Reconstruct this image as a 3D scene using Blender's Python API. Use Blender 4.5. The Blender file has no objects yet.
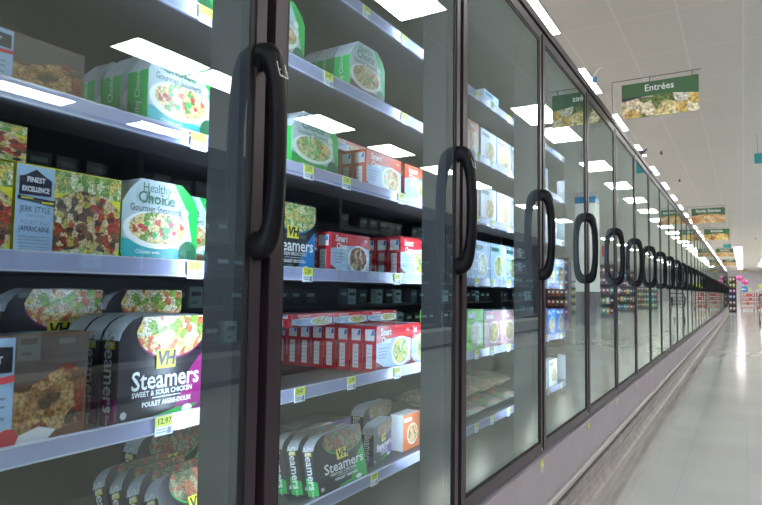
import bpy, math, random
from mathutils import Vector, Matrix
random.seed(7)
S = bpy.context.scene
COL = S.collection
PI = math.pi
EYE = 0.98          # camera height above the floor

# ------------------------------------------------------------------ materials
MATS = {}
def nodes(name):
    m = bpy.data.materials.new(name); m.use_nodes = True
    nt = m.node_tree; nt.nodes.clear()
    out = nt.nodes.new('ShaderNodeOutputMaterial')
    MATS[name] = m
    return m, nt, out
def mat(name, col, rough=.5, metal=0, spec=.5, var=0, vscale=20, bump=0, coat=0):
    if name in MATS: return MATS[name]
    m, nt, out = nodes(name)
    b = nt.nodes.new('ShaderNodeBsdfPrincipled')
    b.inputs['Base Color'].default_value = (*col, 1)
    b.inputs['Roughness'].default_value = rough
    b.inputs['Metallic'].default_value = metal
    b.inputs['Specular IOR Level'].default_value = spec
    b.inputs['Coat Weight'].default_value = coat
    nt.links.new(b.outputs[0], out.inputs[0])
    if var or bump:
        tc = nt.nodes.new('ShaderNodeTexCoord'); n = nt.nodes.new('ShaderNodeTexNoise')
        n.inputs['Scale'].default_value = vscale; n.inputs['Detail'].default_value = 3
        nt.links.new(tc.outputs['Object'], n.inputs['Vector'])
        if var:
            r = nt.nodes.new('ShaderNodeValToRGB')
            r.color_ramp.elements[0].position = .3; r.color_ramp.elements[1].position = .7
            r.color_ramp.elements[0].color = (*[c*(1-var) for c in col], 1)
            r.color_ramp.elements[1].color = (*[min(1, c*(1+var)) for c in col], 1)
            nt.links.new(n.outputs[0], r.inputs[0]); nt.links.new(r.outputs[0], b.inputs['Base Color'])
        if bump:
            bp = nt.nodes.new('ShaderNodeBump'); bp.inputs['Strength'].default_value = bump
            bp.inputs['Distance'].default_value = .002
            nt.links.new(n.outputs[0], bp.inputs['Height']); nt.links.new(bp.outputs[0], b.inputs['Normal'])
    return m
def emit(name, col, k):
    m, nt, out = nodes(name)
    e = nt.nodes.new('ShaderNodeEmission'); e.inputs[0].default_value = (*col, 1); e.inputs[1].default_value = k
    nt.links.new(e.outputs[0], out.inputs[0]); return m
def food(name, cols, scale=90, rough=.3):
    if not name.startswith('food_sign'): scale *= 1.35
    """photo-like picture of a meal: lumps of several colours"""
    m, nt, out = nodes(name)
    b = nt.nodes.new('ShaderNodeBsdfPrincipled'); b.inputs['Roughness'].default_value = rough
    tc = nt.nodes.new('ShaderNodeTexCoord')
    ns = nt.nodes.new('ShaderNodeTexNoise'); ns.inputs['Scale'].default_value = scale*.6
    mx = nt.nodes.new('ShaderNodeMixRGB'); mx.inputs[0].default_value = .012 * 90/scale
    nt.links.new(tc.outputs['Object'], ns.inputs['Vector'])
    nt.links.new(tc.outputs['Object'], mx.inputs[1]); nt.links.new(ns.outputs['Color'], mx.inputs[2])
    v = nt.nodes.new('ShaderNodeTexVoronoi'); v.inputs['Scale'].default_value = scale
    nt.links.new(mx.outputs[0], v.inputs['Vector'])
    sp = nt.nodes.new('ShaderNodeSeparateColor'); nt.links.new(v.outputs['Color'], sp.inputs[0])
    r = nt.nodes.new('ShaderNodeValToRGB'); r.color_ramp.interpolation = 'CONSTANT'
    els = r.color_ramp.elements
    while len(els) < len(cols): els.new(.5)
    for i, c in enumerate(cols):
        els[i].position = i/len(cols); els[i].color = (*c, 1)
    nt.links.new(sp.outputs[0], r.inputs[0])
    n2 = nt.nodes.new('ShaderNodeTexNoise'); n2.inputs['Scale'].default_value = scale*3.5; n2.inputs['Detail'].default_value = 4
    nt.links.new(tc.outputs['Object'], n2.inputs['Vector'])
    r2 = nt.nodes.new('ShaderNodeValToRGB')
    r2.color_ramp.elements[0].position = .35; r2.color_ramp.elements[1].position = .65
    r2.color_ramp.elements[0].color = (.35, .32, .3, 1); r2.color_ramp.elements[1].color = (1.25, 1.25, 1.2, 1)
    nt.links.new(n2.outputs[0], r2.inputs[0])
    mu = nt.nodes.new('ShaderNodeMixRGB'); mu.blend_type = 'MULTIPLY'; mu.inputs[0].default_value = 1
    nt.links.new(r.outputs[0], mu.inputs[1]); nt.links.new(r2.outputs[0], mu.inputs[2])
    nt.links.new(mu.outputs[0], b.inputs['Base Color']); nt.links.new(b.outputs[0], out.inputs[0])
    return m

def glass_mat(name, surfaces, tint, rtint):
    """thin glazing: see-through plus a mirror image that grows towards grazing view"""
    m, nt, out = nodes(name)
    f = nt.nodes.new('ShaderNodeFresnel'); f.inputs['IOR'].default_value = 1.52
    a = nt.nodes.new('ShaderNodeMath'); a.operation = 'MULTIPLY'; a.inputs[1].default_value = surfaces
    b = nt.nodes.new('ShaderNodeMath'); b.operation = 'MULTIPLY_ADD'; b.inputs[1].default_value = surfaces-1; b.inputs[2].default_value = 1
    d = nt.nodes.new('ShaderNodeMath'); d.operation = 'DIVIDE'
    nt.links.new(f.outputs[0], a.inputs[0]); nt.links.new(f.outputs[0], b.inputs[0])
    nt.links.new(a.outputs[0], d.inputs[0]); nt.links.new(b.outputs[0], d.inputs[1])
    t = nt.nodes.new('ShaderNodeBsdfTransparent'); t.inputs[0].default_value = (*tint, 1)
    g = nt.nodes.new('ShaderNodeBsdfGlossy'); g.inputs['Color'].default_value = (*rtint, 1); g.inputs['Roughness'].default_value = 0.0
    x = nt.nodes.new('ShaderNodeMixShader')
    nt.links.new(d.outputs[0], x.inputs[0]); nt.links.new(t.outputs[0], x.inputs[1]); nt.links.new(g.outputs[0], x.inputs[2])
    nt.links.new(x.outputs[0], out.inputs[0]); return m

GLASS = glass_mat('door_glass', 3.3, (.86, .92, .90), (.86, .97, .90))
GLASSEDGE = mat('glass_edge', (.25, .35, .32), .3)
FRAME = mat('frame_mauve', (.040, .028, .036), .36, .1, .35)
BLACK = mat('black_seal', (.008, .008, .009), .6)
HANDLE = mat('handle_black', (.004, .0035, .005), .38, 0, .2)
BASE = mat('base_mauve_grey', (.37, .335, .375), .45, .1, var=.08, vscale=6)
LIP = mat('bumper_lip', (.40, .385, .385), .4, .2)
KICK = mat('kick_grey', (.33, .31, .30), .55, 0, var=.2, vscale=9)
POST = mat('post_grey', (.035, .034, .035), .5)
LINER = mat('case_liner', (.030, .027, .033), .5, var=.1, vscale=3)
SHELF = mat('shelf_coated', (.05, .045, .052), .45)
RAIL = mat('price_rail_blue_white', (.46, .48, .72), .24, .25, .6)
RAILEDGE = mat('price_rail_edge', (.75, .77, .85), .2, .3)
TAGY = mat('tag_yellow', (.72, .80, .06), .5)
TAGW = mat('tag_white', (.78, .84, .88), .5)
INK = mat('ink_black', (.01, .01, .012), .5)
WHITE = mat('print_white', (.82, .83, .85), .35)
SILVER = mat('print_silver', (.48, .58, .60), .3)
GREEN = mat('print_green', (.02, .40, .07), .3)
DGREEN = mat('print_dark_green', (.012, .12, .045), .35)
TEAL = mat('print_teal', (.02, .36, .38), .35)
RED = mat('print_red', (.55, .022, .03), .3)
DRED = mat('print_dark_red', (.22, .015, .02), .3)
YELLOW = mat('print_yellow', (.78, .70, .04), .4)
BLUE = mat('print_blue', (.015, .22, .55), .3)
PBLUE = mat('print_pale_blue', (.40, .56, .78), .35)
PURPLE = mat('print_purple', (.16, .05, .30), .35)
MAGENTA = mat('print_magenta', (.26, .015, .14), .35)
CBLACK = mat('print_black', (.02, .016, .022), .3)
CGREY = mat('carton_grey', (.50, .54, .58), .4)
BROWN = mat('print_brown', (.17, .06, .03), .4)
LIME = mat('print_lime', (.22, .62, .05), .4)
PLATE = mat('plate_white', (.85, .86, .86), .3)
DARKN = mat('print_navy', (.02, .02, .05), .35)
GREYTXT = mat('print_grey_text', (.25, .27, .33), .5)
F_PASTA = food('food_pasta', [(.80,.62,.22),(.75,.55,.25),(.16,.32,.05),(.85,.75,.45),(.62,.10,.05),(.80,.68,.35)], 75)
F_CHICK = food('food_chicken', [(.26,.12,.04),(.38,.20,.08),(.12,.05,.02),(.45,.28,.12),(.25,.04,.02),(.08,.04,.02)], 40)
F_JERK = food('food_jerk', [(.28,.12,.06),(.70,.55,.35),(.10,.05,.04),(.45,.07,.04),(.55,.45,.12),(.16,.10,.08)], 80)
F_SOUR = food('food_sweet_sour', [(.85,.70,.20),(.75,.20,.08),(.85,.80,.62),(.30,.50,.08),(.85,.62,.30),(.80,.78,.60)], 62)
F_NOOD = food('food_noodles', [(.75,.60,.30),(.62,.45,.20),(.80,.70,.45),(.30,.36,.10),(.55,.30,.15)], 110)
F_GREEN = food('food_greens', [(.55,.62,.30),(.20,.38,.10),(.75,.75,.55),(.40,.48,.18),(.80,.60,.15)], 80)
F_DIM = food('food_dark_veg', [(.12,.17,.08),(.22,.20,.10),(.30,.28,.18),(.35,.10,.06),(.10,.10,.06)], 70)
F_SIGN = food('food_sign_pasta', [(.72,.60,.28),(.80,.72,.55),(.14,.20,.06),(.74,.70,.62),(.65,.45,.14),(.80,.70,.50)], 15)
F_SIGN2 = food('food_sign_casserole', [(.70,.48,.20),(.62,.33,.14),(.75,.58,.34),(.55,.25,.10)], 26)
F_SIGN3 = food('food_sign_burger', [(.75,.52,.18),(.30,.12,.05),(.78,.62,.28),(.55,.35,.10)], 14)

# ------------------------------------------------------------------ mesh builder
_fonts = {}
def text_mesh(s, size, squash=1.0, bold=0.0, shear=0.0):
    key = (s, size, squash, bold, shear)
    if key in _fonts: return _fonts[key]
    c = bpy.data.curves.new('lettering', 'FONT'); c.body = s; c.size = size
    c.align_x = 'CENTER'; c.align_y = 'CENTER'; c.offset = bold; c.shear = shear; c.resolution_u = 2
    o = bpy.data.objects.new('lettering', c); COL.objects.link(o)
    bpy.context.view_layer.update()
    me = bpy.data.meshes.new_from_object(o)
    vs = [(v.co.x*squash, v.co.y) for v in me.vertices]; fs = [tuple(p.vertices) for p in me.polygons]
    bpy.data.objects.remove(o); bpy.data.curves.remove(c); bpy.data.meshes.remove(me)
    _fonts[key] = (vs, fs); return _fonts[key]

class MB:
    def __init__(s): s.v = []; s.f = []; s.m = []; s.mats = []; s.smooth = []
    def mi(s, m):
        if m not in s.mats: s.mats.append(m)
        return s.mats.index(m)
    def poly(s, pts, m, smooth=False):
        n = len(s.v); s.v += [tuple(p) for p in pts]; s.f.append(tuple(range(n, n+len(pts)))); s.m.append(s.mi(m)); s.smooth.append(smooth)
    def raw(s, vs, fs, m, smooth=False):
        n = len(s.v); s.v += [tuple(p) for p in vs]; k = s.mi(m)
        for f in fs: s.f.append(tuple(i+n for i in f)); s.m.append(k); s.smooth.append(smooth)
    def box(s, x0, x1, y0, y1, z0, z1, m, mf=None):
        vs = [(x, y, z) for x in (x0, x1) for y in (y0, y1) for z in (z0, z1)]
        s.raw(vs, [(0,1,3,2),(4,6,7,5),(0,4,5,1),(2,3,7,6),(0,2,6,4),(1,5,7,3)], m)
        if mf:
            for face, mm in mf.items():
                i = {'-x':0,'+x':1,'-y':2,'+y':3,'-z':4,'+z':5}[face]; s.m[len(s.m)-6+i] = s.mi(mm)
    def prism_yz(s, prof, x0, x1, mfront, mside, medge=None):
        """outline prof [(y,z)...] anticlockwise seen from +X, from x0 (back) to x1 (front)"""
        n = len(prof)
        s.poly([(x1, y, z) for y, z in prof], mfront)
        s.poly([(x0, y, z) for y, z in reversed(prof)], mside)
        for i in range(n):
            a, b = prof[i], prof[(i+1) % n]
            mm = medge[i] if medge else mside
            s.poly([(x1, *a), (x0, *a), (x0, *b), (x1, *b)], mm)
    def prism_xz(s, prof, y0, y1, m):
        n = len(prof)
        s.poly([(x, y0, z) for x, z in prof], m); s.poly([(x, y1, z) for x, z in reversed(prof)], m)
        for i in range(n):
            a, b = prof[i], prof[(i+1) % n]
            s.poly([(a[0], y0, a[1]), (a[0], y1, a[1]), (b[0], y1, b[1]), (b[0], y0, b[1])], m)
    def tube(s, path, rx, m, n=10, closed=False, ry=None, smooth=True):
        """round bar along path; rx may be a list of radii"""
        P = [Vector(p) for p in path]; rings = []
        for i, p in enumerate(P):
            a = P[i-1] if i > 0 else (P[-1] if closed else p); b = P[(i+1) % len(P)] if (i < len(P)-1 or closed) else p
            t = (b-a).normalized()
            up = Vector((0, 1, 0)) if abs(t.y) < .9 else Vector((1, 0, 0))
            u = t.cross(up).normalized(); w = t.cross(u).normalized()
            r = rx[i] if isinstance(rx, (list, tuple)) else rx
            q = (ry[i] if isinstance(ry, (list, tuple)) else ry) if ry else r
            rings.append([p + u*math.cos(2*PI*k/n)*r + w*math.sin(2*PI*k/n)*q for k in range(n)])
        vs = [v for g in rings for v in g]; fs = []
        L = len(rings)
        for i in range(L if closed else L-1):
            for k in range(n):
                j = (i+1) % L
                fs.append((i*n+k, i*n+(k+1) % n, j*n+(k+1) % n, j*n+k))
        s.raw(vs, fs, m, smooth)
        if not closed:
            s.poly(list(reversed(rings[0])), m); s.poly(rings[-1], m)
    def text(s, t, size, y, z, x, m, squash=1.0, bold=0.0, rot=0.0, shear=0.0):
        """lettering on a face that looks along +X"""
        vs, fs = text_mesh(t, size, squash, bold, shear); c, q = math.cos(rot), math.sin(rot)
        s.raw([(x, y + a*c - b*q, z + a*q + b*c) for a, b in vs], fs, m)
    def text_ny(s, t, size, x, z, y, m, squash=1.0, bold=0.0, rot=0.0):
        """lettering on a face that looks along -Y"""
        vs, fs = text_mesh(t, size, squash, bold); c, q = math.cos(rot), math.sin(rot)
        s.raw([(x + a*c - b*q, y, z + a*q + b*c) for a, b in vs], fs, m)
    def ell(s, y, z, ry, rz, x, m, n=28, a0=0, a1=2*PI):
        s.poly([(x, y+ry*math.cos(a0+(a1-a0)*k/n), z+rz*math.sin(a0+(a1-a0)*k/n)) for k in range(n if a1-a0 > 6.2 else n+1)], m)
    def quad(s, pts, x, m): s.poly([(x, y, z) for y, z in pts], m)
    def mesh(s, name):
        me = bpy.data.meshes.new(name); me.from_pydata(s.v, [], s.f)
        for m in s.mats: me.materials.append(m)
        for p, k, sm in zip(me.polygons, s.m, s.smooth): p.material_index = k; p.use_smooth = sm
        me.update(); return me
    def build(s, name, parent=None, loc=(0,0,0), bevel=0):
        return link(name, s.mesh(name), parent, loc, bevel)
def link(name, data, parent=None, loc=(0,0,0), bevel=0):
    o = bpy.data.objects.new(name, data); COL.objects.link(o); o.location = loc
    if parent: o.parent = parent
    if bevel:
        b = o.modifiers.new('edge', 'BEVEL'); b.width = bevel; b.segments = 2; b.limit_method = 'ANGLE'
    return o
def tag(o, label=None, cat=None, group=None, kind=None):
    if label: o['label'] = label
    if cat: o['category'] = cat
    if group: o['group'] = group
    if kind: o['kind'] = kind
    return o
def empty(name, loc=(0,0,0), rz=0):
    o = bpy.data.objects.new(name, None); COL.objects.link(o); o.location = loc; o.rotation_euler = (0, 0, rz)
    o.empty_display_size = .1; return o
def copy_tree(o, parent=None):
    c = o.copy(); COL.objects.link(c)
    if parent: c.parent = parent
    for ch in list(o.children): copy_tree(ch, c)
    return c
ORD = ['first','second','third','fourth','fifth','sixth','seventh','eighth','ninth','tenth','eleventh','twelfth','thirteenth','fourteenth','fifteenth','sixteenth','seventeenth','eighteenth','nineteenth','twentieth']
def ordw(i):
    if i < 20: return ORD[i]
    t = ['','','twenty','thirty','forty'][(i+1)//10]; r = (i+1) % 10
    return t + '-' + ORD[r-1] if r else {'twenty':'twentieth','thirty':'thirtieth','forty':'fortieth'}[t]

# ------------------------------------------------------------------ the setting
XL, XR, YB, YF, HC = -9.0, 13.0, -7.0, 92.0, 4.03
def floor_material():
    m, nt, out = nodes('polished_vinyl_floor')
    b = nt.nodes.new('ShaderNodeBsdfPrincipled')
    tc = nt.nodes.new('ShaderNodeTexCoord')
    n = nt.nodes.new('ShaderNodeTexNoise'); n.inputs['Scale'].default_value = 1.3; n.inputs['Detail'].default_value = 6
    nt.links.new(tc.outputs['Object'], n.inputs['Vector'])
    r = nt.nodes.new('ShaderNodeValToRGB')
    r.color_ramp.elements[0].position = .3; r.color_ramp.elements[1].position = .75
    r.color_ramp.elements[0].color = (.44, .445, .435, 1); r.color_ramp.elements[1].color = (.50, .505, .49, 1)
    nt.links.new(n.outputs[0], r.inputs[0])
    # tile joints
    br = nt.nodes.new('ShaderNodeTexBrick'); br.offset = 0; br.inputs['Scale'].default_value = 1
    br.inputs['Brick Width'].default_value = .305; br.inputs['Row Height'].default_value = .305
    br.inputs['Mortar Size'].default_value = .0015
    br.inputs['Color1'].default_value = (1,1,1,1); br.inputs['Color2'].default_value = (.965,.965,.965,1); br.inputs['Mortar'].default_value = (.84,.84,.84,1)
    nt.links.new(tc.outputs['Object'], br.inputs['Vector'])
    mu = nt.nodes.new('ShaderNodeMixRGB'); mu.blend_type = 'MULTIPLY'; mu.inputs[0].default_value = 1
    nt.links.new(r.outputs[0], mu.inputs[1]); nt.links.new(br.outputs[0], mu.inputs[2])
    # wax build-up and scuffs in a strip along the cases
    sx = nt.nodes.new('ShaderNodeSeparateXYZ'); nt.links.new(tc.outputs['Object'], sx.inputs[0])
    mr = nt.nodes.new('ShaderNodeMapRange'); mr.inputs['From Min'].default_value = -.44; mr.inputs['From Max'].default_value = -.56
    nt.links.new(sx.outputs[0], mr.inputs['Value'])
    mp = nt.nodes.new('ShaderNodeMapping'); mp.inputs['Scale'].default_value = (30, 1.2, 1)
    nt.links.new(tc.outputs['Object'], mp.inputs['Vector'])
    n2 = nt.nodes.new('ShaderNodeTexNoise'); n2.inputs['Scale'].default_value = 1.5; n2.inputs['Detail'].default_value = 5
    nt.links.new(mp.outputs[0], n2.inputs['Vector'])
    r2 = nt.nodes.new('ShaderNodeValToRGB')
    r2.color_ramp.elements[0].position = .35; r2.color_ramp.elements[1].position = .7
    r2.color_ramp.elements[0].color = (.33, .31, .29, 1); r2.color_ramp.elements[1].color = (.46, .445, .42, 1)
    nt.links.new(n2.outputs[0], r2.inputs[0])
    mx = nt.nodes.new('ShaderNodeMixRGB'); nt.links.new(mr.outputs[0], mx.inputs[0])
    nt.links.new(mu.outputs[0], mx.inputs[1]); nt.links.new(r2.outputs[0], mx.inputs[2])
    nt.links.new(mx.outputs[0], b.inputs['Base Color'])
    # wax sheen
    rr = nt.nodes.new('ShaderNodeMapRange'); rr.inputs['To Min'].default_value = .07; rr.inputs['To Max'].default_value = .2
    n3 = nt.nodes.new('ShaderNodeTexNoise'); n3.inputs['Scale'].default_value = .9; n3.inputs['Detail'].default_value = 4
    nt.links.new(tc.outputs['Object'], n3.inputs['Vector']); nt.links.new(n3.outputs[0], rr.inputs['Value'])
    nt.links.new(rr.outputs[0], b.inputs['Roughness'])
    bp = nt.nodes.new('ShaderNodeBump'); bp.inputs['Strength'].default_value = .12; bp.inputs['Distance'].default_value = .01
    n4 = nt.nodes.new('ShaderNodeTexNoise'); n4.inputs['Scale'].default_value = 2.2; n4.inputs['Detail'].default_value = 2
    nt.links.new(tc.outputs['Object'], n4.inputs['Vector']); nt.links.new(n4.outputs[0], bp.inputs['Height'])
    nt.links.new(bp.outputs[0], b.inputs['Normal'])
    b.inputs['Coat Weight'].default_value = .0
    nt.links.new(b.outputs[0], out.inputs[0]); return m
def ceiling_material():
    m, nt, out = nodes('ceiling_tiles')
    b = nt.nodes.new('ShaderNodeBsdfPrincipled'); b.inputs['Roughness'].default_value = .9
    tc = nt.nodes.new('ShaderNodeTexCoord')
    mp = nt.nodes.new('ShaderNodeMapping'); mp.inputs['Location'].default_value = (-.06, -5.78+12.2, 0)
    nt.links.new(tc.outputs['Object'], mp.inputs['Vector'])
    br = nt.nodes.new('ShaderNodeTexBrick'); br.offset = 0; br.inputs['Scale'].default_value = 1
    br.inputs['Brick Width'].default_value = .61; br.inputs['Row Height'].default_value = 1.22
    br.inputs['Mortar Size'].default_value = .011; br.inputs['Mortar Smooth'].default_value = .1
    br.inputs['Color1'].default_value = (.87, .845, .775, 1); br.inputs['Color2'].default_value = (.85, .83, .765, 1)
    br.inputs['Mortar'].default_value = (.95, .93, .87, 1)
    nt.links.new(mp.outputs[0], br.inputs['Vector'])
    nt.links.new(br.outputs[0], b.inputs['Base Color']); nt.links.new(b.outputs[0], out.inputs[0]); return m
FLOORM = floor_material(); CEILM = ceiling_material()
WALLM = mat('wall_pale_lavender', (.92, .92, .97), .8, var=.03, vscale=.5)
b = MB(); b.box(XL, XR, YB, YF, -.1, 0, FLOORM); tag(b.build('floor'), kind='structure')
b = MB(); b.box(XL, XR, YB, YF, HC, HC+.1, CEILM); tag(b.build('ceiling'), kind='structure')
for nm, bx in (('wall_back', (XL, XR, YF, YF+.15)), ('wall_front', (XL, XR, YB-.15, YB)), ('wall_left', (XL-.15, XL, YB, YF)), ('wall_right', (XR, XR+.15, YB, YF))):
    b = MB(); b.box(*bx, 0, HC, WALLM); tag(b.build(nm), kind='structure')

# ------------------------------------------------------------------ ceiling lights
LAMP = emit('fluorescent_diffuser', (1.0, .985, .955), 24.0)
LAMPF = emit('far_lamp_diffuser', (1.0, .99, .97), 3.5)
TROFF = mat('troffer_white', (.75, .75, .72), .5)
fl = MB(); w, l = .60, 1.21
for a in ((-w/2, -w/2+.02, -l/2, l/2), (w/2-.02, w/2, -l/2, l/2), (-w/2+.02, w/2-.02, -l/2, -l/2+.02), (-w/2+.02, w/2-.02, l/2-.02, l/2)):
    fl.box(*a, -.012, -.0005, TROFF)
flm = fl.mesh('ceiling_light')
dm = MB(); dm.box(-w/2+.02, w/2-.02, -l/2+.02, l/2-.02, -.007, -.001, LAMP); dmm = dm.mesh('diffuser')
ROWS = [(-2.065, 'above the freezer row'), (1.69, 'over the aisle'), (5.27, 'one row right of aisle'), (8.4, 'two rows right of aisle'), (-5.73, 'behind the freezer row')]
for X, where in ROWS:
    for n in range(-3, 34):
        y = 6.39 + 2.44*n - (1.22 if X in (1.69, 8.4) else 0)
        if X == 5.27 and n == -1: y = 5.17
        if X == 1.69:
            if n > 23: continue
            y = (-4.0, -1.2, 2.4, 5.19, 10.1, 11.6)[n+3] if n < 3 else 14.95 + 3.05*(n-3)
        if X == 5.27 and n > 3 and n % 2: continue
        if X < -5 and (14 < n < 17 or n < -1): continue
        if X > 8 and n > 1: continue
        r = link('ceiling_light', flm, None, (X, y, HC))
        link('diffuser', dmm, r)
        tag(r, f'{ordw(n+3)} ceiling light panel from the near wall, {where}', 'ceiling light', 'fluorescent ceiling panels ' + where)
# long continuous panels far down the aisle
for i, (y0, y1) in enumerate(((44.5, 58), (59, 84))):
    fb = MB(); fb.box(-.53, .03, y0, y1, HC-.02, HC-.001, TROFF); r = fb.build('ceiling_light')
    d = MB(); d.box(-.50, 0, y0+.04, y1-.04, HC-.03, HC-.0205, LAMPF); d.build('diffuser', r)
    tag(r, ('nearer' if i == 0 else 'farther') + ' long bright ceiling light far down the aisle before the back wall', 'ceiling light', 'long lights at the back of the store')

# ------------------------------------------------------------------ freezer cases
PW = .76; NB = 5; CL = PW*NB
YK0 = .7106                       # gap between the two nearest doors
CASE_Y0 = YK0 - PW
SHZ = [1.69, 1.47, 1.245, 1.025, .775, .525]      # shelf rail tops
SNAME = ['top', 'second', 'third', 'fourth', 'fifth', 'bottom']
LED = emit('case_light', (.62, .77, 1.0), 240.0); LEDS = emit('case_light_cover', (.62, .77, 1.0), 42.0)
ZB, ZT = .396, 1.973
def door_parts(parent, y0):
    a, c = y0+.010, y0+PW-.010
    f = MB()
    for bx in ((a, a+.029, ZB, ZT), (c-.023, c, ZB, ZT), (a+.029, c-.023, ZB, ZB+.036), (a+.029, c-.023, ZT-.036, ZT)):
        f.box(-.030, 0, *bx, FRAME)
    f.tube([(0, c-.010, ZT-.012), (.003, c-.010, ZT-.012)], .005, RAILEDGE, 8)
    f.tube([(0, c-.010, ZB+.012), (.003, c-.010, ZB+.012)], .005, RAILEDGE, 8)
    return f, (a, c)
def seal_mesh(a, c):
    f = MB()
    for bx in ((a+.029, a+.037, ZB+.036, ZT-.036), (c-.033, c-.023, ZB+.036, ZT-.036), (a+.037, c-.033, ZB+.036, ZB+.044), (a+.037, c-.033, ZT-.046, ZT-.036)):
        f.box(-.024, -.003, *bx, BLACK)
    return f
def handle_mesh(c):
    h = MB(); path = []; r1 = []; r2 = []
    zc = EYE+.212; N = 36
    for i in range(N+1):
        t = -PI/2 + PI*i/N
        st = math.copysign(abs(math.sin(t))**.80, math.sin(t)); ct = max(0, math.cos(t))**.62
        path.append((-.001+.041*ct, c-.013, zc+.148*st)); k = abs(math.sin(t))**4
        r1.append(.0140+.009*k); r2.append(.0125+.004*k)
    h.tube(path, r1, HANDLE, 16, ry=r2)
    # small printed badge near the top end
    bx = .0405
    def q(y0, y1, z0, z1):
        h.box(bx, bx+.0006, y0, y1, z0, z1, WHITE)
    yb, zb = c-.013, zc+.108
    def edge(z): # follow the bow of the bar
        t = math.asin(min(1, ((z-zc)/.148)) ** (1/.80)); return -.001+.041*math.cos(t)**.62 + .0145
    for z0, z1, y0, y1 in ((zb, zb+.0014, -.010, .010), (zb+.022, zb+.0234, -.010, .010), (zb, zb+.0234, -.010, -.0086), (zb, zb+.0234, .0086, .010), (zb+.010, zb+.0114, -.010, .010), (zb+.003, zb+.0075, -.003, .003)):
        pts = [(edge(z)+.0012, yb+y, z) for y, z in ((y0, z0), (y1, z0), (y1, z1), (y0, z1))]
        h.poly(pts, WHITE)
    return h
def make_case():
    root = empty('freezer_case', (-.64, CASE_Y0, 0))
    D = -.95
    m = MB(); m.box(D-.05, D, .0006, CL-.0006, .16, 2.0, LINER); m.build('back_panel', root)
    m = MB(); m.box(D, -.034, .0006, CL-.0006, 1.975, 2.0, LINER); m.build('roof_panel', root)
    m = MB(); m.box(D, -.034, .0006, CL-.0006, .34, .385, LINER); m.build('deck', root)
    m = MB(); m.box(-.034, .003, .0006, CL-.0006, 1.984, 2.016, FRAME); m.build('top_trim', root, bevel=.0015)
    m = MB(); m.box(-.05, 0, .0006, CL-.0006, .200, .376, BASE); m.build('base_panel', root, bevel=.002)
    m = MB(); m.prism_xz([(-.05, .176), (.012, .176), (.016, .181), (.016, .196), (.008, .200), (-.05, .200)], .0006, CL-.0006, LIP); m.build('bumper_lip', root)
    m = MB(); m.box(-.95, -.045, .0006, CL-.0006, .12, .176, BLACK); m.box(-.06, -.012, .0006, CL-.0006, .012, .12, KICK); m.box(-.012, -.008, .0006, CL-.0006, .06, .068, LIP)
    m.prism_xz([(-.06, 0), (.018, 0), (.004, .006), (-.008, .03), (-.012, .05), (-.06, .05)], .0006, CL-.0006, KICK); m.build('kick_plate', root)
    for y0, y1 in ((.0006, .012), (CL-.012, CL-.0006)):
        m = MB(); m.box(D, -.034, y0, y1, .385, 1.975, LINER); m.build('end_panel', root)
    for k in range(NB+1):
        y = k*PW; e = k in (0, NB); ya, yb = (max(.0006, y-.033) , min(CL-.0006, y+.033))
        m = MB(); m.box(-.100, -.031, ya, yb, .385, 1.975, POST, {'+x': BLACK}); p = m.build('post', root)
        y1 = min(CL-.001, y+.032); y0_ = min(y+.018, y1-.011); m = MB()
        m.raw([(-.1003, y0_, .50), (-.1003, y1, .50), (-.1090, y1, .50), (-.1003, y0_, 1.93), (-.1003, y1, 1.93), (-.1090, y1, 1.93)], [(0,2,1), (3,4,5), (0,1,4,3), (1,2,5,4), (2,0,3,5)], LEDS); m.m[3] = m.mi(LED); m.build('light_strip', p)
    for k, z in enumerate(SHZ):
        m = MB(); x0 = -.62
        m.box(x0, -.163, .014, CL-.014, z-.026, z-.012, SHELF)
        s = m.build('shelf', root)
        m = MB(); m.box(-.163, -.158, .014, CL-.014, z-.028, z, RAIL); m.box(-.158, -.1565, .014, CL-.014, z-.0275, z-.0255, RAILEDGE); m.box(-.158, -.1565, .014, CL-.014, z-.002, z, RAILEDGE)
        m.build('price_rail', s)
    fm = None
    for k in range(NB):
        if fm is None:
            f, (a, c) = door_parts(root, 0); fm = f.mesh('door')
            sm = seal_mesh(a, c).mesh('door_seal'); hm = handle_mesh(c).mesh('handle')
            g = MB(); g.box(-.011, -.005, a+.030, c-.024, ZB+.037, ZT-.037, GLASSEDGE, {'+x': GLASS})
            # inner face of the sheet simply lets light through
            clear = MATS.get('clear_glass_back')
            if not clear:
                clear, nt, out = nodes('clear_glass_back'); t = nt.nodes.new('ShaderNodeBsdfTransparent'); t.inputs[0].default_value = (.99, 1, .995, 1); nt.links.new(t.outputs[0], out.inputs[0])
            g.m[0] = g.mi(clear)
            gm = g.mesh('glass_pane')
        d = link('door', fm, root, (0, k*PW, 0), .0012)
        link('glass_pane', gm, d); link('door_seal', sm, d); link('handle', hm, d)
    return root
case0 = make_case()
cases = [case0]
for i in range(1, 9):
    c = copy_tree(case0); c.location.y = CASE_Y0 + CL*i; cases.append(c)
for i, c in enumerate(cases):
    pos = 'nearest' if i == 0 else ('farthest' if i == 8 else ordw(i) + ' nearest')
    tag(c, f'{pos} five-door glass fronted frozen food case with black oval handles', 'freezer case', 'freezer cases along the left side of the aisle')

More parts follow.
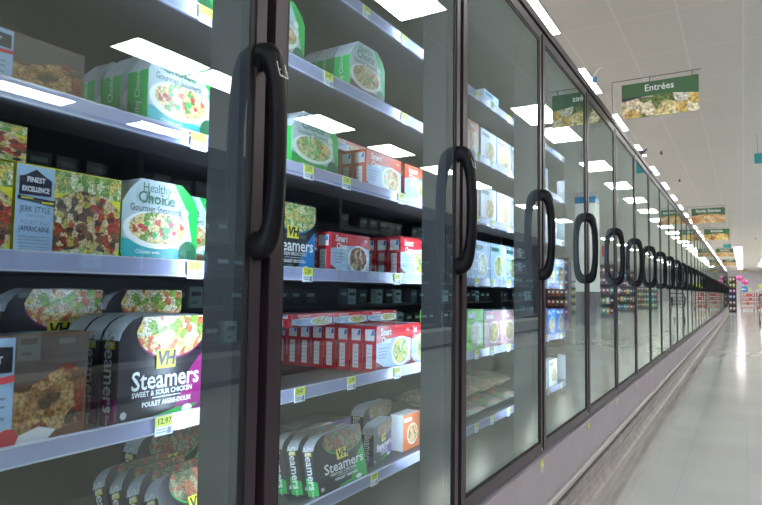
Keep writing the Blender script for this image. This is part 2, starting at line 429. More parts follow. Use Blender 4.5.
def price_tag_mesh(txt, w=.034, h=.030):
    m = MB(); x = .0
    m.box(-.0008, 0, -w/2, w/2, -h/2, h/2, TAGW)
    m.box(0, .0003, -w/2, w/2, -h*.02, h/2, TAGY)
    m.text(txt, h*.42, 0, h*.24, .0006, INK, 1.0, .0002)
    m.box(0, .0003, -w*.42, w*.1, -h*.20, -h*.15, GREYTXT); m.box(0, .0003, -w*.42, w*.30, -h*.34, -h*.29, GREYTXT); m.box(0, .0003, w*.2, w*.42, -h*.44, -h*.1, GREYTXT)
    return m.mesh('price_tag')
tags = {t: price_tag_mesh(t) for t in ('2.97', '12.97', '2.50', '3.47')}
shelves = [o for o in case0.children if o.name.startswith('shelf')]
TAGS = {0: [1.231, 1.428], 1: [.715, 1.077, 1.433], 2: [.707, 1.012, 1.156, 1.421], 3: [.708, 1.016, 1.405], 4: [.655, .998, 1.191, 1.411], 5: [.42, 1.30]}
for k, ys in TAGS.items():
    extra = [1.80, 1.97, 2.12, 2.30, 2.62, 2.86, 3.10]
    for j, y in enumerate(ys + extra):
        t = ['2.97', '2.50', '3.47'][(j+k) % 3] if y > .75 else ('2.97' if k != 4 else '12.97')
        link('price_tag', tags[t], shelves[k], (-.1552, y-CASE_Y0, SHZ[k]-.016))
# tilted yellow and white stickers below every door joint on the base panel
sm = MB(); sm.box(0, .0008, -.011, .011, -.020, .003, TAGW); sm.box(.0008, .0012, -.011, .011, -.006, .016, TAGY); sm.box(.0008, .0011, -.007, .007, -.017, -.009, GREYTXT)
stm = sm.mesh('price_sticker')
for ci, c in enumerate(cases[:4]):
    bp = [o for o in c.children if o.name.startswith('base_panel')][0]
    for k in range(NB):
        s = link('price_sticker', stm, bp, (.0005, k*PW+PW-.018, .350)); s.rotation_euler = (math.radians(28), 0, 0); s.scale = (1, 1.35, 1.1)

# ------------------------------------------------------------------ cartons
E = .0007
def carton(prof, depth, front, side, top, tt=.15):
    m = MB(); n = len(prof); ed = []
    for i in range(n):
        a, b = prof[i], prof[(i+1) % n]; dy, dz = b[0]-a[0], b[1]-a[1]; L = math.hypot(dy, dz); nz = -dy/L if L else 0
        ed.append(top if nz > tt else side)
    m.prism_yz(prof, -depth, 0, front, side, ed); return m
def rect(w, h): return [(0, 0), (w, 0), (w, h), (0, h)]
def shoulders(w, h, l=.22, r=.24, hl=.70, hr=.72):
    return [(.01, 0), (w-.012, 0), (w, .02), (w, h*hr), (w*(1-r*.45), h*(hr+(1-hr)*.62)), (w*(1-r), h), (w*l, h), (w*l*.42, h*(hl+(1-hl)*.55)), (0, h*hl), (0, .02)]

def mk_green(name='steamer_carton', band=TEAL, foodm=F_PASTA, w=.155, h=.137, d=.052):
    m = carton(shoulders(w, h), d, SILVER, GREEN, CGREY)
    m.quad([(w*.66, h), (w*.76, h), (w*.93, h*.86), (w, h*.72), (w, .02), (w*.93, h*.0), (w*.84, 0), (w*.92, h*.35), (w*.84, h*.7)], E, GREEN)
    m.quad([(.010, 0.0), (w*.80, 0), (w*.80, h*.20), (0.001, h*.30), (0, .02)], E, band)
    m.ell(w*.44, h*.42, w*.43, h*.22, E*1.6, PLATE); m.ell(w*.45, h*.44, w*.37, h*.185, E*2.2, foodm)
    for yy, zz, rr in ((.55,.42,.028),(.40,.36,.022),(.30,.48,.02)): m.ell(w*yy, h*zz, w*rr*1.6, h*rr*1.6, E*2.7, GREEN, 9)
    for yy, zz in ((.22,.45),(.66,.40),(.62,.50)): m.ell(w*yy, h*zz, w*.03, h*.03, E*2.7, RED, 9)
    m.ell(w*.86, h*.17, w*.12, h*.15, E*3, DGREEN); m.ell(w*.80, h*.66, w*.055, h*.055, E*3, PLATE, 12); m.ell(w*.81, h*.54, w*.055, h*.055, E*3, PLATE, 12)
    m.text('Healthy', h*.15, w*.42, h*.90, E*3, DGREEN, .9); m.text('Choice', h*.19, w*.42, h*.78, E*3, DGREEN, 1.0, .0004)
    m.text('Gourmet Steamers', h*.115, w*.41, h*.655, E*3, CBLACK, .82)
    m.text('Chicken with', h*.065, w*.32, h*.155, E*3, WHITE); m.text('Garden Vegetables', h*.065, w*.36, h*.075, E*3, WHITE)
    # side print (faces -Y)
    m.text_ny('Healthy Choice', h*.14, -d*.5, h*.36, -E, WHITE, .8, 0, PI/2)
    m.poly([(-d*.30, -E, h*.06), (-d*.12, -E, h*.06), (-d*.12, -E, h*.12), (-d*.30, -E, h*.12)], WHITE)
    return m.mesh(name)
def mk_steam(name='steamer_carton', bg=CBLACK, accent=MAGENTA, foodm=F_SOUR, w=.166, h=.166, d=.043, t1='SWEET & SOUR CHICKEN', t2='POULET AIGRE-DOUX'):
    pr = [(0, 0), (w, 0), (w, h*.99), (w*.96, h), (w*.24, h), (w*.16, h*.975), (w*.09, h*.93), (w*.03, h*.86), (0, h*.78)]
    m = carton(pr, d, bg, bg, CGREY)
    m.quad([(w, .004), (w, h*.62), (w*.84, h*.46), (w*.72, h*.22), (w*.62, .004)], E, accent)
    # dish
    N = 26; pts = []
    for k in range(N+1):
        a = PI + PI*k/N; pts.append((w*.60+w*.42*math.cos(a), h*.86+h*.27*math.sin(a)))
    pts = [(min(max(y, 0), w), z) for y, z in pts] + [(w, h*.985), (w*.95, h*.99), (w*.25, h*.99)]
    m.quad([(y, z-h*.02) if z < h*.9 else (y, z) for y, z in pts], E*1.4, accent); m.quad(pts, E*2, foodm)
    m.quad([(w*.41, h*.49), (w*.64, h*.49), (w*.64, h*.67), (w*.41, h*.67)], E*3, YELLOW)
    m.text('VH', h*.185, w*.525, h*.58, E*4, CBLACK, .85, .0012, shear=.15)
    m.text('Steamers', h*.245, w*.54, h*.385, E*4, WHITE, .90, .0006); 
    m.text(t1, h*.066, w*.50, h*.265, E*4, WHITE, .95, .0002); m.text(t2, h*.062, w*.55, h*.165, E*4, WHITE, .95, .0004)
    m.box(E, E*2, w*.38, w*.72, h*.215, h*.222, WHITE)
    m.quad([(w*.36, h*.02), (w*.82, h*.035), (w*.95, h*.10), (w*.70, h*.09), (w*.40, h*.05)], E*3, GREEN); m.ell(w*.80, h*.065, w*.065, h*.04, E*4, PLATE, 14)
    m.ell(w*.06, h*.10, w*.035, h*.035, E*3, CGREY, 12)
    m.poly([(-d+.001, -E, .003), (-.001, -E, .003), (-.001, -E, h*.24), (-d+.001, -E, h*.34)], accent)
    m.text_ny('Steamers', h*.235, -d*.5, h*.49, -E*2, WHITE, .85, .0005, -PI/2)
    m.poly([(-d*.78, -E, h*.70), (-d*.22, -E, h*.70), (-d*.22, -E, h*.77), (-d*.78, -E, h*.77)], YELLOW)
    m.text_ny('Sweet & Sour', h*.075, -d*.5, h*.16, -E*2, WHITE, .85, 0, -PI/2)
    return m.mesh(name)
def mk_red(name='entree_carton', foodm=F_PASTA, w=.185, h=.108, d=.040, body=RED):
    m = carton(rect(w, h), d, PBLUE, body, body)
    m.quad([(0, h*.62), (w*.22, h*.66), (w*.48, h*.72), (w*.74, h*.74), (w, h*.66), (w, h), (0, h)], E, body)
    m.quad([(0, 0), (w, 0), (w, h*.16), (w*.8, h*.07), (w*.45, h*.05), (w*.2, h*.10), (0, h*.24)], E, DRED)
    m.ell(w*.68, h*.40, w*.27, h*.34, E*1.6, PLATE); m.ell(w*.69, h*.41, w*.23, h*.29, E*2.2, foodm)
    m.text('Smart', h*.21, w*.24, h*.86, E*3, WHITE, 1.0, .0007, shear=.15); m.text('Ones', h*.21, w*.25, h*.68, E*3, WHITE, 1.0, .0007, shear=.15)
    for i, z in enumerate((.50, .43, .36, .29)): m.box(E, E*1.5, w*.06, w*(.34-.03*i), h*z, h*(z+.018), GREYTXT)
    m.text('300', h*.11, w*.88, h*.87, E*3, WHITE)
    # side print
    m.poly([(-d*.86, -E, h*.68), (-d*.14, -E, h*.68), (-d*.14, -E, h*.93), (-d*.86, -E, h*.93)], WHITE)
    m.poly([(-d*.40, -2*E, h*.80), (-d*.18, -2*E, h*.80), (-d*.16, -2*E, h*.91), (-d*.30, -2*E, h*.91)], BLUE)
    m.poly([(-d*.76, -E, h*.08), (-d*.30, -E, h*.08), (-d*.30, -E, h*.60), (-d*.76, -E, h*.60)], WHITE)
    for i in range(5): z = h*(.14+.09*i); m.poly([(-d*.70, -2*E, z), (-d*.36, -2*E, z), (-d*.36, -2*E, z+.001), (-d*.70, -2*E, z+.001)], GREYTXT)
    # top print
    m.poly([(-d*.9, w*.08, h+E), (-d*.1, w*.08, h+E), (-d*.1, w*.5, h+E), (-d*.9, w*.5, h+E)][::-1], WHITE)
    return m.mesh(name)
def mk_jerk(name='entree_carton', w=.165, h=.127, d=.045):
    m = carton(rect(w, h), d, YELLOW, YELLOW, LIME)
    m.quad([(w*.0, h*.06), (w*.33, h*.06), (w*.33, h*.985), (0, h*.985)], E, PBLUE)
    m.quad([(w*.33, h*.74), (w*.995, h*.74), (w*.995, h*.99), (w*.33, h*.99)], E, F_GREEN)
    m.quad([(w*.33, h*.06), (w*.92, h*.05), (w*.995, h*.20), (w*.995, h*.62), (w*.85, h*.74), (w*.58, h*.80), (w*.33, h*.68)], E*2, F_JERK)
    m.quad([(w*.33, 0), (w*.995, 0), (w*.995, h*.10), (w*.62, h*.16), (w*.33, h*.10)], E*2.6, F_GREEN)
    m.quad([(w*.02, h*.67), (w*.30, h*.68), (w*.30, h*.85), (w*.25, h*.88), (w*.16, h*.95), (w*.07, h*.88), (w*.02, h*.86)], E*3, DARKN)
    m.text('FINEST', h*.075, w*.16, h*.835, E*4, WHITE, .9, .0003); m.text('EXCELLENCE', h*.072, w*.16, h*.735, E*4, WHITE, .72, .0003)
    m.quad([(w*.01, h*.62), (w*.34, h*.575), (w*.34, h*.64), (w*.01, h*.665)], E*3, INK); m.box(E*3, E*4, w*.04, w*.14, h*.635, h*.65, YELLOW); m.box(E*3, E*4, w*.22, w*.32, h*.60, h*.618, YELLOW)
    m.text('JERK STYLE', h*.088, w*.165, h*.525, E*3, DARKN, .78); m.text('CHICKEN', h*.05, w*.17, h*.46, E*3, GREYTXT)
    m.text('POULET À LA', h*.06, w*.17, h*.39, E*3, GREYTXT, .9); m.text('JAMAICAINE', h*.08, w*.165, h*.32, E*3, DARKN, .78)
    for i in range(5): m.box(E, E*2, w*.03, w*.30, h*(.24-.035*i), h*(.246-.035*i), GREYTXT)
    m.ell(w*.92, h*.05, w*.035, h*.045, E*4, CBLACK, 12)
    return m.mesh(name)
def mk_roast(name='entree_carton', w=.175, h=.150, d=.05):
    m = carton(rect(w, h), d, BROWN, CBLACK, CBLACK)
    m.quad([(0, h*.02), (w*.40, h*.02), (w*.40, h*.98), (0, h*.98)], E, PBLUE)
    m.quad([(w*.40, h*.55), (w, h*.60), (w, h*.98), (w*.40, h*.98)], E, CGREY if False else mat('print_dusk', (.10,.07,.06), .4))
    m.quad([(w*.40, h*.10), (w*.55, h*.06), (w*.97, h*.16), (w*.97, h*.62), (w*.82, h*.72), (w*.55, h*.55), (w*.40, h*.50)], E*2, F_CHICK)
    m.quad([(w*.42, h*.03), (w*.68, h*.05), (w*.74, h*.12), (w*.60, h*.17), (w*.45, h*.12)], E*3, WHITE)
    m.quad([(w*.02, h*.68), (w*.38, h*.68), (w*.38, h*.90), (w*.02, h*.92)], E*3, CBLACK); m.text('FINEST', h*.09, w*.20, h*.79, E*4, WHITE, .9, .0003)
    m.quad([(0, h*.54), (w*.40, h*.60), (w*.40, h*.66), (0, h*.60)], E*3, RED)
    for z in (.45, .38, .28): m.box(E, E*2, w*.06, w*.34, h*z, h*(z+.02), GREYTXT)
    m.ell(w*.36, h*.11, w*.08, h*.085, E*4, RED, 18)
    return m.mesh(name)
def mk_plain(name, front, side, foodm, w, h, d, txt=None, tc=WHITE):
    m = carton(rect(w, h), d, front, side, side)
    m.ell(w*.55, h*.42, w*.32, h*.30, E, PLATE); m.ell(w*.55, h*.42, w*.28, h*.26, E*2, foodm)
    m.box(E, E*2, w*.06, w*.5, h*.80, h*.90, tc)
    if txt: m.text(txt, h*.14, w*.5, h*.86, E*3, tc, .8)
    return m.mesh(name)
def mk_bag(name, m1, w=.20, h=.05, d=.17):
    m = MB(); N = 12; vs = []; fs = []
    for side in (1, -1):
        off = len(vs)
        for i in range(N+1):
            for j in range(N+1):
                u, v = i/N, j/N; k = (math.sin(PI*u)*math.sin(PI*v))**.45 if 0 < u < 1 and 0 < v < 1 else 0
                r = random.uniform(-1, 1)*.0022 if 0 < i < N and 0 < j < N else 0
                vs.append((-d*v, w*u, h/2+side*h/2*k + r*side + (h*.06)))
        for i in range(N):
            for j in range(N):
                q = (off+i*(N+1)+j, off+(i+1)*(N+1)+j, off+(i+1)*(N+1)+j+1, off+i*(N+1)+j+1)
                fs.append(q if side < 0 else q[::-1])
    lo = min(v[2] for v in vs); vs = [(a, b2, c-lo) for a, b2, c in vs]
    m.raw(vs, fs, m1, True); return m.mesh(name)

G1 = mk_green('steamer_carton'); G2 = mk_green('steamer_carton', BROWN, F_NOOD)
G3 = mk_green('steamer_carton', GREEN, F_GREEN)
V1 = mk_steam('steamer_carton'); V2 = mk_steam('steamer_carton', CBLACK, BLUE, F_GREEN, t1='CHICKEN BROCCOLI', t2='POULET BROCOLI')
V3 = mk_steam('steamer_carton', CBLACK, GREEN, F_DIM, t1='TERIYAKI CHICKEN', t2='POULET TERIYAKI')
V4 = mk_steam('steamer_carton', CBLACK, PURPLE, F_DIM, t1='THAI CHICKEN', t2='POULET THAI')
R1 = mk_red('entree_carton', F_GREEN); R2 = mk_red('entree_carton', F_JERK); R3 = mk_red('entree_carton', F_SOUR, body=mat('print_orange_red', (.62, .09, .03), .35))
J1 = mk_jerk(); C1 = mk_roast()
P1 = mk_plain('entree_carton', PBLUE, WHITE, F_GREEN, .16, .13, .045, 'Lean', DGREEN)
P2 = mk_plain('entree_carton', WHITE, SILVER, F_SOUR, .16, .13, .045, None, GREYTXT)
P3 = mk_plain('snack_carton', LIME, LIME, F_GREEN, .15, .15, .05)
P4 = mk_plain('snack_carton', mat('print_pink', (.62, .35, .38), .4), WHITE, F_NOOD, .17, .14, .05)
P5 = mk_plain('snack_carton', BLUE, PURPLE, F_PASTA, .15, .13, .05)
P6 = mk_plain('snack_carton', PBLUE, PBLUE, F_PASTA, .15, .14, .05)
P7 = mk_plain('entree_carton', PURPLE, CBLACK, F_DIM, .19, .08, .12)
P8 = mk_plain('snack_carton', mat('print_orange', (.70, .16, .04), .4), WHITE, F_PASTA, .12, .12, .05)
B1 = mk_bag('vegetable_bag', F_DIM); B2 = mk_bag('vegetable_bag', food('bag_mixed', [(.10,.12,.08),(.16,.15,.12),(.40,.10,.06),(.12,.30,.05),(.08,.08,.08)], 40))

DOORN = {0: 'nearest door', 1: 'second door', 2: 'third door', 3: 'fourth door', 4: 'fifth door'}
def door_of(y): return DOORN[max(0, min(4, int((y - YK0 + PW)//PW)))]
USED = {}
def put(me, name, cat, what, k, y, x=-.822, sc=1.0, rz=0, tilt=None, z=None, extra='', group=None, lie=False):
    o = link(name, me, None, (x, y, (SHZ[k]-.012+.0004) if z is None else z)); o.scale = (sc,)*3 if not isinstance(sc, tuple) else sc
    o.rotation_euler = (tilt or 0, 0, rz) if not lie else (0, -PI/2, rz)
    lb = f'{what}, {extra + " " if extra else ""}on {SNAME[k]} shelf behind {door_of(y+.08)}'
    tag(o, lb, cat, group); USED[lb] = USED.get(lb, 0)+1; return o
def row(me, name, cat, what, k, y, n, d, x=-.822, sc=1.0, dx=0, rz=0, dy=0):
    s = sc if not isinstance(sc, tuple) else sc[0]
    for i in range(n):
        put(me, name, cat, what, k, y + dy*i, x - i*(d*s+.0015+dx), sc, rz, extra='' if n == 1 else ('front one' if i == 0 else f'{ORD[i]} back'),
            group=None if n == 1 else f'{what} row on {SNAME[k]} shelf')
gs = 'green steamer carton'
# nearest door
put(C1, 'entree_carton', 'frozen meal', 'roast chicken meal carton lying back in shade', 2, .345, sc=(1, .95, .55), extra='left end')
row(G1, 'steamer_carton', 'frozen meal', gs+' with pasta', 2, .622, 3, .052, sc=(1, .95, 1.06), dx=.012, dy=-.004)
row(G3, 'steamer_carton', 'frozen meal', gs+' with greens', 1, .60, 1, .052, dy=0)
put(J1, 'entree_carton', 'frozen meal', 'yellow jerk chicken carton at left picture edge', 3, .255, sc=(1, 1, 1.0))
put(J1, 'entree_carton', 'frozen meal', 'yellow chicken carton stacked on another', 3, .27, z=SHZ[3]-.011+.129, sc=(1, 1, .38), extra='top layer')
put(J1, 'entree_carton', 'frozen meal', 'yellow and pale blue jerk style chicken carton', 3, .424, sc=(1, .945, 1.02))
put(G1, 'steamer_carton', 'frozen meal', gs+' with teal band', 3, .583, sc=(1, .97, 1.02))
put(G2, 'steamer_carton', 'frozen meal', gs+' half hidden behind another', 3, .69, x=-.885)
put(C1, 'entree_carton', 'frozen meal', 'brown roast chicken carton with red seal', 4, .365, sc=(1, .98, 1.0))
row(V1, 'steamer_carton', 'frozen meal', 'black magenta steamer carton', 4, .588, 3, .043, sc=(1, 1, 1.02), dy=-.003)
put(V1, 'steamer_carton', 'frozen meal', 'black steamer carton seen over the front ones', 4, .66, x=-.965, z=SHZ[4]-.0115+.045)
put(V1, 'steamer_carton', 'frozen meal', 'magenta steamer carton far back', 4, .50, x=-.985, z=SHZ[4]-.0115+.045)
put(V3, 'steamer_carton', 'frozen meal', 'dark steamer carton with green dish', 5, .80, x=-1.05, sc=(1, .98, 1.0))
def lean(me, name, cat, what, k, y, n, x=-.80, sc=.9, th=35, dy=0, d=.043, sy=1):
    t = math.radians(th)
    for i in range(n):
        o = put(me, name, cat, what, k, y+dy*i, x - i*(d*sc+.002)/math.cos(t), sc, extra='front of its row' if i == 0 else f'{ORD[i]} back', group=what+' row')
        o.rotation_euler = (0, -t, 0); o.scale.y *= sy; o.location.z += d*sc*math.sin(t)
lean(V3, 'steamer_carton', 'frozen meal', 'leaning steamer carton', 5, .685, 4, th=22, sc=.85, dy=-.004)
for i in range(3):
    put(B1, 'vegetable_bag', 'frozen vegetables', 'dull green bag of vegetables', 5, .20+.14*i, x=-.86-.05*i, sc=.8, extra=f'{ORD[i]} from left')
# second door
row(G2, 'steamer_carton', 'frozen meal', gs+' at door joint', 1, .862, 2, .052, sc=(1, 1.02, 1.02))
row(G2, 'steamer_carton', 'frozen meal', gs+' standing apart', 1, 1.20, 3, .052, sc=(1, 1.02, 1.08), rz=math.radians(-2))
row(G3, 'steamer_carton', 'frozen meal', gs+' with noodles', 2, .985, 3, .052, sc=(1, 1.1, 1.0))
row(R3, 'entree_carton', 'frozen meal', 'orange red carton with pasta', 2, 1.283, 4, .040, sc=(1, .98, 1.0))
row(R3, 'entree_carton', 'frozen meal', 'orange red carton by far post', 2, 1.487, 3, .040)
for i in range(2):
    put(R3, 'entree_carton', 'frozen meal', 'entree carton lying flat on the row', 2, 1.22+.19*i, x=-.895, z=SHZ[2]-.011+.109, lie=False, sc=(2.2, .95, .28), extra='left' if i == 0 else 'right')
row(V2, 'steamer_carton', 'frozen meal', 'black and blue steamer carton', 3, .908, 1, .043, sc=(1, .99, .90))
row(R2, 'entree_carton', 'frozen meal', 'red entree carton with rice bowl', 3, 1.134, 1, .040, sc=(1, .91, .93))
for i in range(2):
    put(R2, 'entree_carton', 'frozen meal', 'dim red entree carton behind', 3, 1.07-.02*i, x=-.92-.05*i, sc=(1, .9, .9), extra='nearer' if i == 0 else 'farther back')
row(R1, 'entree_carton', 'frozen meal', 'red carton in short row', 3, 1.468, 3, .040, sc=(1, .98, 1.08))
row(R1, 'entree_carton', 'frozen meal', 'red and white entree carton', 4, 1.344, 9, .0415, sc=(1, 1.02, 1.11))
row(R1, 'entree_carton', 'frozen meal', 'red carton right of the long row', 4, 1.538, 3, .0415, sc=(1, .4, 1.11))
for i in range(3):
    put(R1, 'entree_carton', 'frozen meal', 'red carton laid on top of the row', 4, 1.13+.17*i-(.0), x=-.93, z=SHZ[4]-.0105+.1205, sc=(2.2, .9, .30), extra=['left', 'middle', 'right'][i])
lean(V3, 'steamer_carton', 'frozen meal', 'leaning green dish carton', 5, 1.095, 3, x=-.81, th=12, sc=.76, sy=1.55, dy=-.012)
put(V3, 'steamer_carton', 'frozen meal', 'dark steamer carton in back row', 5, 1.04, x=-1.10, sc=(1, 1, .9), rz=math.radians(-20))
put(P7, 'entree_carton', 'frozen meal', 'purple and black meal carton', 5, 1.25, x=-.975, z=SHZ[5]-.0115, sc=(1, 1.1, 1.25))
put(V4, 'steamer_carton', 'frozen meal', 'tilted bright food carton with purple band', 5, 1.375, x=-.845, sc=(.8, .9, .62), rz=math.radians(12))
put(P8, 'snack_carton', 'frozen snack', 'small orange red carton', 5, 1.545, x=-.85, sc=.85)
put(V4, 'steamer_carton', 'frozen meal', 'dark carton behind the orange one', 5, 1.50, x=-.96, sc=(1, 1, .72))
# third door
put(P1, 'entree_carton', 'frozen meal', 'pale green and white carton', 0, 2.17, x=-.85, sc=(1, 1, .7))
for i, y in enumerate((1.86, 1.955)):
    put(P8, 'snack_carton', 'frozen snack', 'orange and white carton', 1, y, sc=(1, .75, 1.1), z=SHZ[1]-.0115, extra='left' if i == 0 else 'right')
    put(P8, 'snack_carton', 'frozen snack', 'orange and white carton stacked on another', 2, y, sc=(1, .75, .85), extra='left' if i == 0 else 'right')
def fill(me, name, cat, what, k, ys, rows=2, sc=1, x=-.822, d=.05):
    for i, y in enumerate(ys):
        for j in range(rows):
            put(me, name, cat, what, k, y, x-j*(d+.004), sc, extra=f'{ORD[i]} from left' + (' behind' if j else ' in front'), group=f'{what} on {SNAME[k]} shelf')
fill(P2, 'entree_carton', 'frozen meal', 'white carton with plate picture', 1, [2.07, 2.24, 2.41], 2, (1, 1, 1.0))
fill(P2, 'entree_carton', 'frozen meal', 'white carton with golden dish', 2, [2.07, 2.24, 2.41], 2, (1, 1, 1.05))
fill(P1, 'entree_carton', 'frozen meal', 'pale blue carton with dish', 3, [1.83, 2.0, 2.17, 2.34], 2, (1, 1, 1.15))
fill(P3, 'snack_carton', 'frozen snack', 'lime green carton', 4, [1.79, 1.945], 2, (1, 1, 1.0))
fill(P4, 'snack_carton', 'frozen snack', 'pinkish white carton with noodles', 4, [2.11, 2.29], 2, (1, 1, 1.0))
for i in range(4):
    put(B2, 'vegetable_bag', 'frozen vegetables', 'dark bag of mixed vegetables', 5, 1.78+.19*i, x=-.83, sc=(1, .9, 1.2), extra=f'{ORD[i]} from left')
    put(B1, 'vegetable_bag', 'frozen vegetables', 'green bag of vegetables', 5, 1.80+.18*i, x=-.86, z=SHZ[5]+.052, sc=(1, .9, 1.2), extra=f'upper layer {ORD[i]} from left')
# fourth and fifth doors
fill(P2, 'entree_carton', 'frozen meal', 'plain white carton', 2, [2.60, 2.78, 2.96, 3.30, 3.48], 1)
fill(P6, 'snack_carton', 'frozen snack', 'light blue carton', 3, [2.60, 2.77, 2.94, 3.11, 3.35, 3.52], 1)
fill(P6, 'snack_carton', 'frozen snack', 'sky blue carton', 4, [2.60, 2.77], 1)
fill(P5, 'snack_carton', 'frozen snack', 'deep blue carton', 4, [2.94, 3.11, 3.35, 3.52], 1)
fill(P2, 'entree_carton', 'frozen meal', 'white carton with bright food', 5, [2.60, 2.78, 2.96, 3.30, 3.48], 1)
fill(P1, 'entree_carton', 'frozen meal', 'pale carton with green dish', 1, [2.62, 2.80, 3.30], 1)

# ------------------------------------------------------------------ hanging aisle signs
ROD = mat('sign_rod', (.10, .08, .09), .4, .5)
SGREEN = mat('sign_green', (.04, .115, .045), .5)
def sign(y, txt, foodm, label, x0=-.642, x1=-.205, zt=2.25, w=None, dark=SGREEN, h=.222):
    r = empty('aisle_sign', (-.655, y, 2.016))
    w = x1-x0; m = MB()
    hx = -.655
    X0, X1 = x0-hx, x1-hx; Z1 = zt-2.016; Z0 = Z1-h
    m.box(X0, X1, -.003, .003, Z0, Z1, dark)
    m.poly([(X0, -.0035, Z0), (X1, -.0035, Z0), (X1, -.0035, Z1-h*.50), (X0+w*.6, -.0035, Z1-h*.39), (X0+w*.3, -.0035, Z1-h*.42), (X0, -.0035, Z1-h*.50)], foodm)
    m.poly([(X0, -.0035, Z1-h*.40), (X0+w*.3, -.0035, Z1-h*.40), (X0+w*.3, -.0034, Z1-h*.46), (X0, -.0034, Z1-h*.54)], DARKN)
    m.text_ny(txt, h*.27, (X0+X1)/2, Z1-h*.19, -.0045, WHITE, .92, .0004)
    m.build('sign_panel', r)
    m = MB(); m.tube([(-.045, 0, 0), (-.045, 0, Z1+.030)], .0022, ROD, 6); m.tube([(-.045, 0, Z1+.030), (X1+.012, 0, Z1+.030)], .0022, ROD, 6)
    m.box(-.06, -.03, -.02, .02, 0, .004, ROD); m.build('sign_bracket', r)
    for q in (.38, .92):
        m = MB(); m.box(X0+w*q-.002, X0+w*q+.002, -.0045, .0045, Z1-.012, Z1+.031, ROD); m.build('clip', r)
    tag(r, label, 'sign', 'green aisle signs over the freezers'); return r
sign(4.02, 'Entrées', F_SIGN, 'nearest green sign reading Entrées with pasta picture', zt=2.305)
sign(10.05, 'Family Entrées', F_SIGN2, 'second green sign with golden casserole picture above freezer row')
sign(13.35, 'Breakfast', F_SIGN3, 'third green sign with burger picture above freezer row')
sign(19.2, 'Appetizers', F_SIGN2, 'fourth green sign high above the far freezers')
sign(25.3, 'Vegetables', F_SIGN2, 'fifth green sign with orange food picture above far freezers')
sign(34.0, 'Desserts', F_SIGN3, 'farthest dark green sign with yellow patch past the freezers', x0=-.19, x1=.17, zt=2.02+.17, h=.11)

def hung_box(name, loc, sx, sz, m, label, txt=None):
    r = empty(name, loc); b = MB(); b.box(-sx/2, sx/2, -.02, .02, -sz/2, sz/2, m)
    if txt: b.text_ny(txt, sz*.6, 0, 0, -.022, WHITE)
    b.build('sign_panel', r); b = MB()
    for s in (-1, 1): b = MB(); b.tube([(s*sx*.35, 0, sz/2), (s*sx*.35, 0, HC-loc[2]-.001)], .002, ROD, 6); b.build('hanger_wire', r)
    b = None; tag(r, label, 'sign'); return r
TEALS = mat('sign_teal', (.02, .30, .33), .5)
hung_box('hanging_sign', (.40, 13.3, 3.56), .34, .19, TEALS, 'small teal hanging sign at right edge of the photo', None)
hung_box('hanging_sign', (-.47, 25.0, 2.72), .24, .13, TEALS, 'small teal hanging sign above the far green signs', None)
hung_box('hanging_sign', (3.3, 24.6, 2.60), .26, .42, RED, 'red hanging sign mirrored in the freezer doors')

# sprinkler heads
sp = MB(); sp.tube([(0,0,0), (0,0,-.06)], .018, ROD, 8); sp.tube([(0,0,-.06), (0,0,-.066)], .04, ROD, 12); spm = sp.mesh('sprinkler_head')
for (x, y), lb in zip(((-1.45, 14.0), (-1.4, 17.7), (.62, 38)), ('nearest', 'middle', 'farthest')):
    tag(link('sprinkler_head', spm, None, (x, y, HC)), f'{lb} dark sprinkler head under the ceiling', 'sprinkler', 'ceiling sprinklers')
# clip with blue tag and curled hook on the case top
m = MB(); m.tube([(0, 0, 0), (0, 0, .10), (.004, 0, .135), (.02, 0, .155), (.045, 0, .158)], .0025, WHITE, 6); m.box(-.012, .012, -.004, -.001, .085, .115, BLUE); m.box(-.014, .014, -.004, .004, 0, .01, WHITE)
tag(m.build('hook_clip', None, (-.66, 3.28, 2.016)), 'small white curled hook with blue tag on freezer top', 'hook')
m = MB(); m.box(-.015, .015, -.025, .025, 0, .10, ROD); m.box(-.03, .03, -.035, .035, .10, .125, ROD); m.tube([(.02, 0, .11), (.05, 0, .14)], .007, ROD, 8)
tag(m.build('camera_bracket', None, (-.70, 5.25, 2.016)), 'small dark bracket standing on freezer top beside ceiling light', 'bracket')

# ------------------------------------------------------------------ open coolers on the other side of the aisle
DK = mat('cooler_black', (.006, .0065, .008), .5, 0, .2); DKS = mat('cooler_shelf', (.012, .014, .017), .35)
DB = [mat('pack_navy', (.006, .012, .03), .2), mat('pack_steel', (.04, .08, .13), .16), mat('pack_ink', (.004, .006, .010), .16), mat('pack_ice', (.22, .38, .46), .2), mat('pack_pine', (.004, .018, .016), .2)]
XC = 3.13; UL = 3.0
def make_cooler():
    r = empty('open_cooler', (XC, .3, 0))
    m = MB(); m.box(0, .85, 0, UL, .06, .30, mat('cooler_base', (.16, .155, .16), .4)); m.box(-.02, 0, 0, UL, .29, .345, LIP); m.box(.02, .85, 0, UL, 0, .06, BLACK); m.build('base_panel', r)
    m = MB(); m.box(.80, .85, 0, UL, .30, 2.34, DK); m.build('back_panel', r)
    m = MB(); m.box(0, .80, 0, UL, 2.14, 2.34, DK); m.build('canopy', r)
    for y in (0, UL-.03): m = MB(); m.box(0, .80, y, y+.03, .30, 2.14, DK); m.build('end_panel', r)
    for k in range(5):
        z = .42+.35*k; m = MB(); m.box(.20 if k else .05, .80, .03, UL-.03, z-.02, z, DKS); m.box((.20 if k else .05)-.006, (.20 if k else .05), .03, UL-.03, z-.035, z+.006, DKS); m.build('shelf', r)
    return r
cl = make_cooler(); coolers = [cl]
for i in range(1, 5):
    c = copy_tree(cl); c.location.y = .3+UL*i; coolers.append(c)
for i, c in enumerate(coolers):
    tag(c, f'{"nearest" if i == 0 else ordw(i)+" nearest"} dark open cooler across the aisle, seen mirrored in the freezer doors', 'cooler', 'dark coolers across the aisle')
pm = []
